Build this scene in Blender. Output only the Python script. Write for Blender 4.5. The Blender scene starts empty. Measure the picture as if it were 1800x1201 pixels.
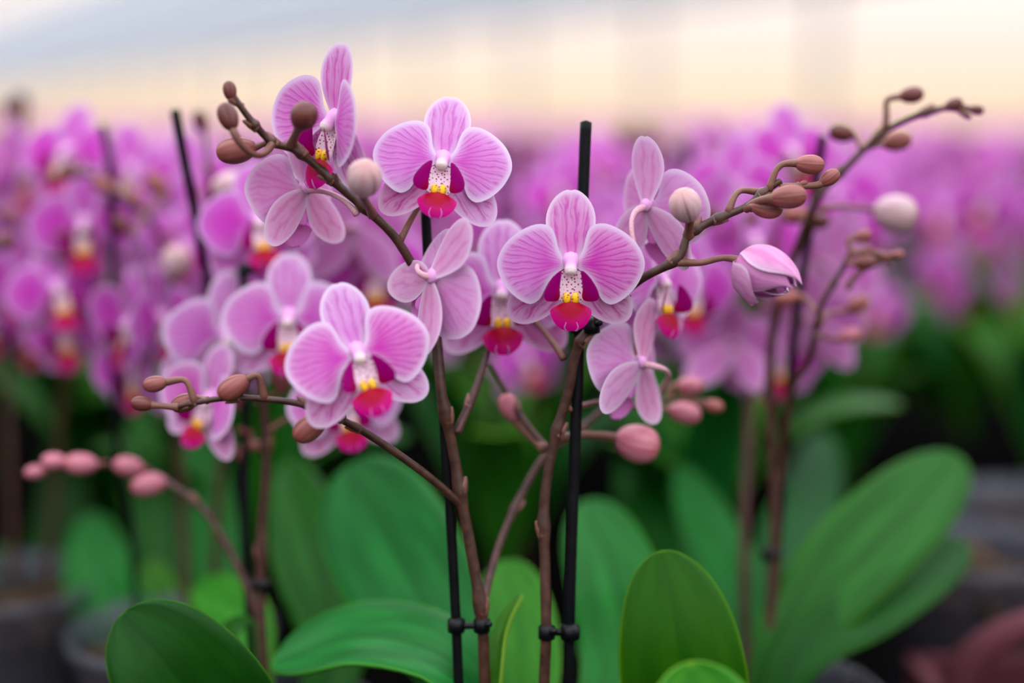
import bpy, math, random
import numpy as np
from mathutils import Vector, Matrix

# ------------------------------------------------------------------ camera
FPX, CX, CY = 2500.0, 900.0, 600.5
EYE = 1.14
PITCH = math.atan((600.5 - 222.0) / FPX)
sc = bpy.context.scene
cam = bpy.data.cameras.new('camera'); cam_o = bpy.data.objects.new('camera', cam)
sc.collection.objects.link(cam_o)
cam_o.location = (0, 0, EYE); cam_o.rotation_euler = (math.pi/2 - PITCH, 0, 0)
cam.sensor_width = 36.0; cam.lens = 36.0*FPX/1800.0; cam.clip_start = 0.01; cam.clip_end = 600
cam.dof.use_dof = True; cam.dof.focus_distance = 0.50; cam.dof.aperture_fstop = 2.0
sc.camera = cam_o

# ------------------------------------------------------------------ sky and exposure
def lin(c):
    c = c/255.0
    return c/12.92 if c <= 0.04045 else ((c+0.055)/1.055)**2.4
def S(r, g, b, k=1.0): return (lin(r)*k, lin(g)*k, lin(b)*k, 1.0)

world = bpy.data.worlds.new('sky'); sc.world = world; world.use_nodes = True
wn = world.node_tree; wn.nodes.clear()
def wnode(t): return wn.nodes.new(t)
tc = wnode('ShaderNodeTexCoord'); sep = wnode('ShaderNodeSeparateXYZ'); ramp = wnode('ShaderNodeValToRGB')
bgn = wnode('ShaderNodeBackground'); wout = wnode('ShaderNodeOutputWorld')
wn.links.new(tc.outputs['Generated'], sep.inputs[0]); wn.links.new(sep.outputs['Z'], ramp.inputs[0])
SKY = [(0.0, (1.20, 0.84, 0.52)), (0.025, (1.24, 0.96, 0.72)), (0.06, (1.26, 1.03, 0.92)),
       (0.20, (1.75, 1.70, 1.72)), (0.5, (2.95, 3.05, 3.28)), (1.0, (3.35, 3.5, 3.8))]
er = ramp.color_ramp.elements
while len(er) > 1: er.remove(er[-1])
er[0].position = SKY[0][0]; er[0].color = (*SKY[0][1], 1)
for p, c in SKY[1:]:
    e = er.new(p); e.color = (*c, 1)
wn.links.new(ramp.outputs[0], bgn.inputs['Color']); bgn.inputs['Strength'].default_value = 1.0
wn.links.new(bgn.outputs[0], wout.inputs[0])

sc.view_settings.view_transform = 'Standard'; sc.view_settings.look = 'None'
sc.view_settings.gamma = 1.0; sc.view_settings.use_curve_mapping = False
sc.view_settings.exposure = 0.0
sc.cycles.max_bounces = 3; sc.cycles.diffuse_bounces = 2; sc.cycles.glossy_bounces = 1; sc.cycles.transmission_bounces = 3; sc.cycles.transparent_max_bounces = 8; sc.cycles.adaptive_threshold = 0.08
sc.cycles.caustics_reflective = False; sc.cycles.caustics_refractive = False

# ------------------------------------------------------------------ materials
def mat(name):
    m = bpy.data.materials.new(name); m.use_nodes = True
    nt = m.node_tree; nt.nodes.clear()
    return m, nt
def N(nt, t, **kw):
    n = nt.nodes.new(t)
    for k, v in kw.items(): setattr(n, k, v)
    return n
def math_n(nt, op, a, b=None, c=None, clamp=False):
    n = N(nt, 'ShaderNodeMath', operation=op); n.use_clamp = clamp
    for i, v in enumerate((a, b, c)):
        if v is None: continue
        if isinstance(v, (int, float)): n.inputs[i].default_value = v
        else: nt.links.new(v, n.inputs[i])
    return n.outputs[0]
def mixc(nt, f, a, b, mode='MIX'):
    n = N(nt, 'ShaderNodeMix', data_type='RGBA', blend_type=mode)
    for i, v in ((0, f), (6, a), (7, b)):
        if isinstance(v, (int, float)): n.inputs[i].default_value = v
        elif isinstance(v, tuple): n.inputs[i].default_value = v
        else: nt.links.new(v, n.inputs[i])
    return n.outputs[2]
def smooth(nt, x, a, b):
    n = N(nt, 'ShaderNodeMapRange', interpolation_type='SMOOTHSTEP')
    nt.links.new(x, n.inputs[0]); n.inputs[1].default_value = a; n.inputs[2].default_value = b
    return n.outputs[0]
def finish(nt, col, rough=0.5, transl=0.0, bump=None, spec=0.4, tcol=None, bstr=0.2, bdist=0.0004):
    p = N(nt, 'ShaderNodeBsdfPrincipled'); out = N(nt, 'ShaderNodeOutputMaterial')
    if isinstance(col, tuple): p.inputs['Base Color'].default_value = col
    else: nt.links.new(col, p.inputs['Base Color'])
    p.inputs['Roughness'].default_value = rough; p.inputs['Specular IOR Level'].default_value = spec
    if bump is not None:
        b = N(nt, 'ShaderNodeBump'); b.inputs['Strength'].default_value = bstr; b.inputs['Distance'].default_value = bdist
        nt.links.new(bump, b.inputs['Height']); nt.links.new(b.outputs[0], p.inputs['Normal'])
    if transl > 0:
        t = N(nt, 'ShaderNodeBsdfTranslucent'); mx = N(nt, 'ShaderNodeMixShader')
        src = tcol if tcol is not None else col
        if isinstance(src, tuple): t.inputs['Color'].default_value = src
        else: nt.links.new(src, t.inputs['Color'])
        mx.inputs[0].default_value = transl
        nt.links.new(p.outputs[0], mx.inputs[1]); nt.links.new(t.outputs[0], mx.inputs[2])
        nt.links.new(mx.outputs[0], out.inputs[0])
    else: nt.links.new(p.outputs[0], out.inputs[0])
    return p

def petal_mat(name, deep, mid, pale, rimc, vein, vfreq, vstr, deep_end, speck=False, rim0=0.80):
    m, nt = mat(name)
    at = N(nt, 'ShaderNodeAttribute', attribute_name='rim')
    uv = N(nt, 'ShaderNodeUVMap'); sp = N(nt, 'ShaderNodeSeparateXYZ'); nt.links.new(uv.outputs[0], sp.inputs[0])
    u, v = sp.outputs[0], sp.outputs[1]
    tco = N(nt, 'ShaderNodeTexCoord')
    cmb = N(nt, 'ShaderNodeCombineXYZ')
    nt.links.new(math_n(nt, 'MULTIPLY', u, 9.0), cmb.inputs[0]); nt.links.new(math_n(nt, 'MULTIPLY', v, 3.0), cmb.inputs[1])
    nz = N(nt, 'ShaderNodeTexNoise'); nz.inputs['Scale'].default_value = 1.0; nz.inputs['Detail'].default_value = 3
    nt.links.new(cmb.outputs[0], nz.inputs['Vector'])
    w = math_n(nt, 'MULTIPLY_ADD', math_n(nt, 'SUBTRACT', nz.outputs[0], 0.5), 1.3, math_n(nt, 'MULTIPLY', u, vfreq))
    def lines(phase, f, k):
        s = math_n(nt, 'SINE', math_n(nt, 'MULTIPLY_ADD', phase, f*6.2832, 0.4))
        return math_n(nt, 'POWER', math_n(nt, 'MULTIPLY_ADD', s, 0.5, 0.5), k)
    l1 = lines(w, 1.0, 3.5); l2 = math_n(nt, 'MULTIPLY', lines(w, 2.0, 4.0), smooth(nt, v, 0.35, 0.75))
    ln = math_n(nt, 'MAXIMUM', l1, math_n(nt, 'MULTIPLY', l2, 0.7))
    cm2 = N(nt, 'ShaderNodeTexNoise'); cm2.inputs['Scale'].default_value = 5.0; cm2.inputs['Detail'].default_value = 2
    nt.links.new(tco.outputs['Object'], cm2.inputs['Vector'])
    ln = math_n(nt, 'MULTIPLY', ln, smooth(nt, cm2.outputs[0], 0.10, 0.55))
    ln = math_n(nt, 'MULTIPLY', ln, math_n(nt, 'SUBTRACT', 1.0, smooth(nt, at.outputs['Fac'], 0.72, 0.97)))
    base = mixc(nt, smooth(nt, v, 0.08, deep_end), deep, mid)
    base = mixc(nt, smooth(nt, at.outputs['Fac'], 0.45, 0.95), base, pale)
    base = mixc(nt, math_n(nt, 'MULTIPLY', ln, vstr, clamp=True), base, vein)
    base = mixc(nt, math_n(nt, 'SUBTRACT', 1.0, smooth(nt, v, 0.02, 0.14)), base, S(240, 212, 238))
    base = mixc(nt, smooth(nt, at.outputs['Fac'], rim0, 1.0), base, rimc)
    if speck:
        vo = N(nt, 'ShaderNodeTexVoronoi'); vo.inputs['Scale'].default_value = 17
        nt.links.new(tco.outputs['Object'], vo.inputs['Vector'])
        d = math_n(nt, 'LESS_THAN', vo.outputs[0], 0.30)
        d = math_n(nt, 'MULTIPLY', d, math_n(nt, 'SUBTRACT', 1.0, smooth(nt, v, 0.38, 0.58)))
        base = mixc(nt, d, base, S(190, 40, 110))
    oi = N(nt, 'ShaderNodeObjectInfo')
    hs = N(nt, 'ShaderNodeHueSaturation'); nt.links.new(base, hs.inputs['Color'])
    nt.links.new(math_n(nt, 'MULTIPLY_ADD', oi.outputs['Random'], 0.03, 0.485), hs.inputs['Hue'])
    nt.links.new(math_n(nt, 'MULTIPLY_ADD', oi.outputs['Random'], 0.16, 0.94), hs.inputs['Saturation'])
    finish(nt, hs.outputs[0], 0.5, 0.33, None, 0.25)
    return m

M = {}
M['petal'] = petal_mat('petal_face', S(212, 62, 192), S(228, 144, 216), S(230, 172, 224), S(240, 216, 242), S(200, 66, 180), 21, 0.72, 0.70)
M['petal_back'] = petal_mat('petal_reverse', S(230, 142, 208), S(233, 166, 219), S(236, 184, 225), S(243, 214, 240), S(218, 112, 194), 10, 0.45, 0.6)
M['sepal'] = petal_mat('sepal_face', S(224, 118, 206), S(229, 166, 222), S(233, 190, 230), S(243, 222, 244), S(206, 88, 190), 7.5, 0.75, 0.75, rim0=0.84)
M['sepal_low'] = petal_mat('lower_sepal_face', S(230, 164, 218), S(232, 172, 221), S(235, 188, 228), S(242, 214, 240), S(208, 78, 178), 7.0, 0.85, 0.7, speck=True, rim0=0.84)
M['sepal_back'] = petal_mat('sepal_reverse', S(233, 158, 204), S(235, 172, 216), S(237, 188, 224), S(244, 214, 238), S(218, 112, 186), 5, 0.5, 0.5)

def soft_shaded_petal(name, deep, mid, pale, rimc, deep_end):
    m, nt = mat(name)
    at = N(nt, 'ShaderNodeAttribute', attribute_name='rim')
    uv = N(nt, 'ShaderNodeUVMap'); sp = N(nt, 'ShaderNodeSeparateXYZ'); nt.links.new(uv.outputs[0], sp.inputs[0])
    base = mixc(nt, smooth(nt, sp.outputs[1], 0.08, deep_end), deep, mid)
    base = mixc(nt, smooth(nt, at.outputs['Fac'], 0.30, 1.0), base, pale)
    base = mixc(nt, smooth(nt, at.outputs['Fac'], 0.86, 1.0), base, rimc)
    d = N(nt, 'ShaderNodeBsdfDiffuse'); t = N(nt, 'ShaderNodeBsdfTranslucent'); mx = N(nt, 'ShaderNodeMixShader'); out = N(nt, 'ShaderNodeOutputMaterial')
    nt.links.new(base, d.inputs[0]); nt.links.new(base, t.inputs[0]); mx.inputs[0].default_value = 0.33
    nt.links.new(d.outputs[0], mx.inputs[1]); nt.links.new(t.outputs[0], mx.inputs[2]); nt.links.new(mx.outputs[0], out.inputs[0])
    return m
SOFT = {'petal': soft_shaded_petal('petal_face_soft', S(200, 46, 178), S(208, 76, 192), S(214, 116, 206), S(230, 192, 234), .7),  # same petals for blurred flowers, the bloom's self-shadow put into darker colours
        'petal_back': soft_shaded_petal('petal_reverse_soft', S(212, 110, 188), S(214, 124, 200), S(220, 148, 208), S(230, 192, 228), .6),
        'sepal': soft_shaded_petal('sepal_face_soft', S(206, 80, 190), S(210, 106, 200), S(216, 142, 212), S(232, 196, 234), .7),
        'sepal_low': soft_shaded_petal('lower_sepal_soft_shaded', S(206, 96, 192), S(210, 110, 198), S(216, 138, 208), S(232, 192, 232), .7),
        'sepal_back': soft_shaded_petal('sepal_reverse_soft', S(212, 128, 186), S(214, 132, 198), S(218, 152, 206), S(230, 192, 226), .5)}
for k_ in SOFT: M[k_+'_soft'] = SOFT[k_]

def rim_mat(name, c0, c1, a, b, rough=0.4, transl=0.2):
    m, nt = mat(name)
    at = N(nt, 'ShaderNodeAttribute', attribute_name='rim')
    uv = N(nt, 'ShaderNodeUVMap'); sp = N(nt, 'ShaderNodeSeparateXYZ'); nt.links.new(uv.outputs[0], sp.inputs[0])
    nz = N(nt, 'ShaderNodeTexNoise'); nz.inputs['Scale'].default_value = 9
    nt.links.new(uv.outputs[0], nz.inputs['Vector'])
    f = math_n(nt, 'MULTIPLY_ADD', math_n(nt, 'SUBTRACT', nz.outputs[0], 0.5), 0.3, sp.outputs[1])
    finish(nt, mixc(nt, smooth(nt, f, a, b), c0, c1), rough, transl, None, 0.12)
    return m
M['lobe'] = rim_mat('lip_lobe_magenta', S(168, 0, 46), S(166, 0, 122), 0.10, 0.6)
M['lip'] = rim_mat('lip_crimson', S(168, 0, 40), S(206, 4, 134), 0.35, 0.95)
M['lip_back'] = rim_mat('lip_reverse_pink', S(222, 120, 205), S(228, 140, 214), 0.2, 0.9)
def throat_mat():
    m, nt = mat('throat_speckled'); tco = N(nt, 'ShaderNodeTexCoord')
    vo = N(nt, 'ShaderNodeTexVoronoi'); vo.inputs['Scale'].default_value = 24; nt.links.new(tco.outputs['Object'], vo.inputs['Vector'])
    d = math_n(nt, 'LESS_THAN', vo.outputs[0], 0.30)
    finish(nt, mixc(nt, d, S(240, 205, 225), S(168, 20, 60)), 0.45, 0.2)
    return m
M['throat'] = throat_mat()
def callus_mat():
    m, nt = mat('callus_yellow'); tco = N(nt, 'ShaderNodeTexCoord')
    vo = N(nt, 'ShaderNodeTexVoronoi'); vo.inputs['Scale'].default_value = 26; nt.links.new(tco.outputs['Object'], vo.inputs['Vector'])
    d = math_n(nt, 'LESS_THAN', vo.outputs[0], 0.28)
    finish(nt, mixc(nt, d, S(248, 190, 20), S(150, 50, 20)), 0.4)
    return m
M['callus'] = callus_mat()
M['column'] = rim_mat('column_white_pink', S(238, 170, 226), S(250, 232, 222), 0.5, 0.95, 0.4, 0.15)

def noisy(name, a, b, scale, rough, spec=0.4, detail=3, lo=0.3, hi=0.7, bstr=0.0, transl=0.0, vary=0.0, stretch=None, coord='Object'):
    m, nt = mat(name); tco = N(nt, 'ShaderNodeTexCoord'); nz = N(nt, 'ShaderNodeTexNoise')
    nz.inputs['Scale'].default_value = scale; nz.inputs['Detail'].default_value = detail
    src = tco.outputs[coord]
    if stretch:
        mp = N(nt, 'ShaderNodeMapping'); mp.inputs['Scale'].default_value = stretch
        nt.links.new(src, mp.inputs['Vector']); src = mp.outputs[0]
    nt.links.new(src, nz.inputs['Vector'])
    col = mixc(nt, smooth(nt, nz.outputs[0], lo, hi), a, b)
    if vary:
        oi = N(nt, 'ShaderNodeObjectInfo'); hs = N(nt, 'ShaderNodeHueSaturation'); nt.links.new(col, hs.inputs['Color'])
        nt.links.new(math_n(nt, 'MULTIPLY_ADD', oi.outputs['Random'], 2*vary, 1-vary), hs.inputs['Value'])
        nt.links.new(math_n(nt, 'MULTIPLY_ADD', oi.outputs['Random'], 0.03, 0.485), hs.inputs['Hue'])
        col = hs.outputs[0]
    finish(nt, col, rough, transl, nz.outputs[0] if bstr else None, spec, bstr=bstr, bdist=0.001)
    return m
M['stem'] = noisy('stem_brown', S(56, 30, 24), S(80, 50, 38), 260, 0.45, 0.4, 4, bstr=0.25)
M['stem_pink'] = noisy('stem_purple_brown', S(62, 34, 30), S(84, 50, 44), 220, 0.45, 0.4, 4, bstr=0.2)
M['pedicel'] = noisy('pedicel_mauve', S(100, 62, 46), S(138, 92, 82), 90, 0.45, 0.35)
M['pedicel_pale'] = noisy('pedicel_pale_pink', S(196, 140, 150), S(224, 172, 190), 80, 0.45, 0.35)
def bud_mat(name, a, b, tip, seam):
    m, nt = mat(name)
    at = N(nt, 'ShaderNodeAttribute', attribute_name='rim')
    uv = N(nt, 'ShaderNodeUVMap'); sp = N(nt, 'ShaderNodeSeparateXYZ'); nt.links.new(uv.outputs[0], sp.inputs[0])
    cmb = N(nt, 'ShaderNodeCombineXYZ'); nt.links.new(math_n(nt, 'MULTIPLY', sp.outputs[0], 22.0), cmb.inputs[0])
    nt.links.new(math_n(nt, 'MULTIPLY', sp.outputs[1], 2.0), cmb.inputs[1])
    nz = N(nt, 'ShaderNodeTexNoise'); nz.inputs['Scale'].default_value = 1; nt.links.new(cmb.outputs[0], nz.inputs['Vector'])
    c = mixc(nt, smooth(nt, nz.outputs[0], 0.3, 0.7), a, b)
    c = mixc(nt, smooth(nt, sp.outputs[1], 0.55, 1.0), c, tip)
    c = mixc(nt, smooth(nt, at.outputs['Fac'], 0.3, 1.0), c, seam)
    oi = N(nt, 'ShaderNodeObjectInfo'); hs = N(nt, 'ShaderNodeHueSaturation'); nt.links.new(c, hs.inputs['Color'])
    nt.links.new(math_n(nt, 'MULTIPLY_ADD', oi.outputs['Random'], 0.25, 0.88), hs.inputs['Value'])
    finish(nt, hs.outputs[0], 0.42, 0.1, None, 0.4)
    return m
M['bud'] = bud_mat('bud_dusty_rose', S(140, 74, 70), S(164, 96, 90), S(140, 72, 60), S(100, 46, 42))
M['bud_dark'] = bud_mat('bud_brown_rose', S(98, 46, 42), S(116, 60, 54), S(94, 44, 38), S(70, 30, 28))
M['bud_pale'] = bud_mat('bud_pale_pink', S(206, 160, 168), S(220, 188, 194), S(196, 146, 142), S(176, 122, 126))
M['bud_pink'] = bud_mat('bud_pink', S(182, 98, 116), S(198, 124, 138), S(172, 92, 98), S(156, 72, 88))
def leaf_mat(name, a, b, edge, rough=0.38, tr=0.15):
    m, nt = mat(name)
    at = N(nt, 'ShaderNodeAttribute', attribute_name='rim')
    uv = N(nt, 'ShaderNodeUVMap'); sp = N(nt, 'ShaderNodeSeparateXYZ'); nt.links.new(uv.outputs[0], sp.inputs[0])
    cmb = N(nt, 'ShaderNodeCombineXYZ'); nt.links.new(math_n(nt, 'MULTIPLY', sp.outputs[0], 5.0), cmb.inputs[0])
    nt.links.new(math_n(nt, 'MULTIPLY', sp.outputs[1], 2.5), cmb.inputs[1])
    nz = N(nt, 'ShaderNodeTexNoise'); nz.inputs['Scale'].default_value = 1; nz.inputs['Detail'].default_value = 3
    nt.links.new(cmb.outputs[0], nz.inputs['Vector'])
    c = mixc(nt, smooth(nt, nz.outputs[0], 0.3, 0.7), a, b)
    dm = math_n(nt, 'ABSOLUTE', math_n(nt, 'SUBTRACT', sp.outputs[0], 0.5))
    c = mixc(nt, math_n(nt, 'SUBTRACT', 1.0, smooth(nt, dm, 0.0, 0.05)), c, a)
    c = mixc(nt, smooth(nt, at.outputs['Fac'], 0.88, 1.0), c, edge)
    oi = N(nt, 'ShaderNodeObjectInfo'); hs = N(nt, 'ShaderNodeHueSaturation'); nt.links.new(c, hs.inputs['Color'])
    nt.links.new(math_n(nt, 'MULTIPLY_ADD', oi.outputs['Random'], 0.4, 0.8), hs.inputs['Value'])
    nt.links.new(math_n(nt, 'MULTIPLY_ADD', oi.outputs['Random'], 0.03, 0.485), hs.inputs['Hue'])
    finish(nt, hs.outputs[0], rough, tr, None, 0.12)
    return m
M['leaf'] = leaf_mat('leaf_green', S(16, 84, 18), S(28, 108, 30), S(70, 132, 42))
M['leaf_light'] = leaf_mat('leaf_light_green', S(46, 120, 28), S(66, 142, 36), S(104, 160, 44), tr=0.25)
M['leaf_dark'] = leaf_mat('leaf_deep_green', S(7, 64, 9), S(14, 80, 14), S(50, 110, 20))
M['leaf_olive'] = leaf_mat('leaf_olive_green', S(26, 80, 2), S(38, 92, 3), S(80, 130, 6), tr=0.2)
M['leaf_yellow'] = leaf_mat('leaf_yellowing', S(150, 160, 30), S(176, 176, 44), S(180, 180, 70), tr=0.2)
M['stake'] = noisy('stake_black_plastic', S(5, 5, 8), S(14, 14, 18), 120, 0.5, 0.12)
M['clip'] = noisy('clip_black_plastic', S(5, 5, 8), S(12, 12, 16), 60, 0.4, 0.25)
M['mauve'] = noisy('tray_mauve_plastic', S(76, 36, 44), S(88, 44, 52), 30, 0.6, 0.12)
M['bark'] = noisy('bark_brown', S(40, 27, 20), S(78, 56, 42), 90, 0.8, 0.2, bstr=0.5, vary=0.3)
M['steel'] = noisy('galvanised_steel', S(160, 162, 168), S(186, 188, 194), 3, 0.5, 0.4)
M['bench'] = noisy('bench_dark_aluminium', S(10, 10, 10), S(18, 17, 16), 14, 0.9, 0.0)
M['concrete'] = noisy('concrete', S(110, 106, 100), S(136, 130, 122), 2, 0.85, 0.2)
def screen_mat():
    m, nt = mat('shade_screen_fabric'); tco = N(nt, 'ShaderNodeTexCoord'); nz = N(nt, 'ShaderNodeTexNoise'); nz.inputs['Scale'].default_value = 0.35
    nt.links.new(tco.outputs['Object'], nz.inputs['Vector'])
    c = mixc(nt, nz.outputs[0], (0.265, 0.275, 0.30, 1), (0.325, 0.34, 0.37, 1))
    t = N(nt, 'ShaderNodeBsdfTranslucent'); d = N(nt, 'ShaderNodeBsdfDiffuse'); mx = N(nt, 'ShaderNodeMixShader'); out = N(nt, 'ShaderNodeOutputMaterial')
    nt.links.new(c, t.inputs['Color']); d.inputs['Color'].default_value = (0.7, 0.7, 0.72, 1)
    mx.inputs[0].default_value = 0.8
    nt.links.new(d.outputs[0], mx.inputs[1]); nt.links.new(t.outputs[0], mx.inputs[2]); nt.links.new(mx.outputs[0], out.inputs[0])
    return m
M['screen'] = screen_mat()
def glass_mat(name, tint, gl, alpha):
    m, nt = mat(name)
    t = N(nt, 'ShaderNodeBsdfTransparent'); t.inputs[0].default_value = tint
    g = N(nt, 'ShaderNodeBsdfPrincipled'); g.inputs['Base Color'].default_value = gl; g.inputs['Roughness'].default_value = 0.15
    mx = N(nt, 'ShaderNodeMixShader'); mx.inputs[0].default_value = alpha; out = N(nt, 'ShaderNodeOutputMaterial')
    if alpha > .1:
        nz = N(nt, 'ShaderNodeTexNoise'); nz.inputs['Scale'].default_value = 12.0
        nt.links.new(math_n(nt, 'MULTIPLY_ADD', nz.outputs[0], alpha, alpha*0.5), mx.inputs[0])
    nt.links.new(t.outputs[0], mx.inputs[1]); nt.links.new(g.outputs[0], mx.inputs[2]); nt.links.new(mx.outputs[0], out.inputs[0])
    return m
M['glass'] = glass_mat('greenhouse_glass', (0.97, 0.98, 0.98, 1), (0.6, 0.6, 0.6, 1), 0.05)
M['potplastic'] = glass_mat('clear_pot_plastic', (0.8, 0.8, 0.82, 1), (0.10, 0.10, 0.125, 1), 0.4)

# ------------------------------------------------------------------ mesh builder
def catmull(pts, n, closed=False):
    P = np.array(pts, float); m = len(P); out = []
    segs = m if closed else m-1
    for i in range(segs):
        if closed: p0, p1, p2, p3 = P[(i-1) % m], P[i], P[(i+1) % m], P[(i+2) % m]
        else: p0, p1, p2, p3 = P[max(i-1, 0)], P[i], P[i+1], P[min(i+2, m-1)]
        for k in range(n):
            t = k/n
            out.append(0.5*((2*p1)+(-p0+p2)*t+(2*p0-5*p1+4*p2-p3)*t*t+(-p0+3*p1-3*p2+p3)*t**3))
    if not closed: out.append(P[-1])
    return np.array(out)
def resample(P, n, closed=False):
    Q = np.vstack([P, P[:1]]) if closed else P
    d = np.r_[0, np.cumsum(np.linalg.norm(np.diff(Q, axis=0), axis=1))]
    s = np.linspace(0, d[-1], n+1)[:-1] if closed else np.linspace(0, d[-1], n)
    return np.stack([np.interp(s, d, Q[:, k]) for k in range(Q.shape[1])], 1)

class MB:
    def __init__(s): s.v = []; s.f = []; s.m = []; s.rim = []; s.uv = []; s.mats = []; s.n = 0
    def mi(s, m):
        if m not in s.mats: s.mats.append(m)
        return s.mats.index(m)
    def add(s, v, f, m, rim=None, uv=None, ms=None):
        k = s.n; v = np.asarray(v, float); s.v.append(v); s.n += len(v)
        s.rim.append(np.zeros(len(v)) if rim is None else np.asarray(rim, float))
        s.uv.append(np.zeros((len(v), 2)) if uv is None else np.asarray(uv, float))
        i = s.mi(m)
        for q, face in enumerate(f):
            s.f.append(tuple(k+a for a in face)); s.m.append(i if ms is None else s.mi(ms[q]))
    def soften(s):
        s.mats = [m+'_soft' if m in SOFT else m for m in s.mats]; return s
    def mesh(s, name, xf=None, sm=True):
        V = np.vstack(s.v)
        if xf is not None:
            A = np.array(xf); V = V @ A[:3, :3].T + A[:3, 3]
        me = bpy.data.meshes.new(name); me.from_pydata(V.tolist(), [], s.f)
        for m in s.mats: me.materials.append(M[m])
        me.polygons.foreach_set('material_index', np.array(s.m, np.int32))
        a = me.attributes.new('rim', 'FLOAT', 'POINT'); a.data.foreach_set('value', np.concatenate(s.rim).astype(np.float32))
        uvl = me.uv_layers.new(name='UVMap'); li = np.zeros(len(me.loops), np.int32); me.loops.foreach_get('vertex_index', li)
        uvl.data.foreach_set('uv', np.vstack(s.uv)[li].astype(np.float32).ravel())
        if sm: me.polygons.foreach_set('use_smooth', np.ones(len(me.polygons), bool))
        me.update()
        return me
    # a thin closed shell over an outline, polar grid around c, bent by fn(x,y)->xyz
    def shell(s, outline, c, fn, vb, front, back, th=0.012, na=44, nr=7, span=1.2, single=False, rlen=1.0):
        O = resample(catmull(outline, 8, True), na, True); c = np.array(c, float)
        rs = [(k/nr)**0.8 for k in range(1, nr+1)]
        P = [c]; R = [0.0]
        for r in rs:
            for o in O: P.append(c+(o-c)*r); R.append(r)
        P = np.array(P); R = np.array(R)
        Q = np.array([fn(x, y) for x, y in P])
        d = P-np.array(vb[:2]); ax = np.array(vb[2:4]); px = np.array([-ax[1], ax[0]])
        al = d@ax; pe = d@px
        U = np.arctan2(pe, al)/span*0.5+0.5; Vv = np.linalg.norm(P-np.array(vb[4:6]), axis=1)/rlen
        UV = np.stack([U, Vv], 1)
        def faces(off, flip):
            F = []
            for j in range(na): 
                a = (1+j, 1+(j+1) % na); F.append((0, a[0], a[1]))
            for k in range(nr-1):
                for j in range(na):
                    a, b = 1+k*na+j, 1+k*na+(j+1) % na
                    F.append((a, a+na, b+na, b))
            return [tuple(reversed(f)) if flip else f for f in F]
        if np.cross(O[0]-c, O[na//8]-c) < 0: fl = True
        else: fl = False
        if single:
            s.add(Q, faces(0, fl), front, R, UV); return
        n = len(P); T = th*(1-R**5)
        # approximate normals by finite differences of fn
        e = 1e-3
        nrm = []
        for (x, y) in P:
            a = np.array(fn(x+e, y))-np.array(fn(x-e, y)); b = np.array(fn(x, y+e))-np.array(fn(x, y-e))
            q = np.cross(a, b); nrm.append(q/(np.linalg.norm(q)+1e-12))
        nrm = np.array(nrm)
        Vf = Q+nrm*T[:, None]*0.5; Vb = Q-nrm*T[:, None]*0.5
        F1 = faces(0, fl); F2 = [tuple(n+i for i in f) for f in faces(0, not fl)]
        s.add(np.vstack([Vf, Vb]), F1+F2, front, np.r_[R, R], np.vstack([UV, UV]), [front]*len(F1)+[back]*len(F2))
    def tube(s, pts, rad, m, ns=8, n=6, smooth_pts=True, cap=True):
        P = catmull(pts, n) if smooth_pts else np.array(pts, float)
        if np.isscalar(rad): R = np.full(len(P), rad)
        else: R = np.interp(np.linspace(0, 1, len(P)), np.linspace(0, 1, len(rad)), rad)
        T = np.gradient(P, axis=0); T /= (np.linalg.norm(T, axis=1)[:, None]+1e-12)
        up = np.array([0, 0, 1.0]) if abs(T[0][2]) < 0.9 else np.array([1.0, 0, 0])
        x = np.cross(up, T[0]); x /= np.linalg.norm(x)
        V = []; UV = []
        for i in range(len(P)):
            x = x-T[i]*np.dot(x, T[i]); x /= np.linalg.norm(x); y = np.cross(T[i], x)
            for k in range(ns):
                a = 2*math.pi*k/ns; V.append(P[i]+R[i]*(math.cos(a)*x+math.sin(a)*y)); UV.append((k/ns, i/(len(P)-1)))
        F = []
        for i in range(len(P)-1):
            for k in range(ns):
                a, b = i*ns+k, i*ns+(k+1) % ns; F.append((a, b, b+ns, a+ns))
        if cap:
            nb = len(V); V += [P[0]-T[0]*R[0]*0.4, P[-1]+T[-1]*R[-1]*0.5]; UV += [(0, 0), (0, 1)]
            for k in range(ns):
                F.append((nb, (k+1) % ns, k)); o = (len(P)-1)*ns; F.append((nb+1, o+k, o+(k+1) % ns))
        s.add(V, F, m, [u[1] for u in UV], UV)
        return P
    def lathe(s, prof, m, ns=16, rfun=None, rimf=None, cap=True):
        V = []; UV = []; RI = []; F = []
        for i, (r, z) in enumerate(prof):
            for k in range(ns):
                a = 2*math.pi*k/ns; q = r*(rfun(a, i/(len(prof)-1)) if rfun else 1)
                V.append((q*math.cos(a), q*math.sin(a), z)); UV.append((k/ns, i/(len(prof)-1))); RI.append(rimf(a) if rimf else 0)
        for i in range(len(prof)-1):
            for k in range(ns):
                a, b = i*ns+k, i*ns+(k+1) % ns; F.append((a, b, b+ns, a+ns))
        s.add(V, F, m, RI, UV)
    def box(s, c, h, m):
        V = [(c[0]+x*h[0], c[1]+y*h[1], c[2]+z*h[2]) for x in (-1, 1) for y in (-1, 1) for z in (-1, 1)]
        s.add(V, [(0, 1, 3, 2), (4, 6, 7, 5), (0, 4, 5, 1), (2, 3, 7, 6), (0, 2, 6, 4), (1, 5, 7, 3)], m)
    def obj(s, name, parent=None, xf=None, sm=True): return link(bpy.data.objects.new(name, s.mesh(name, xf, sm)), parent)

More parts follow.
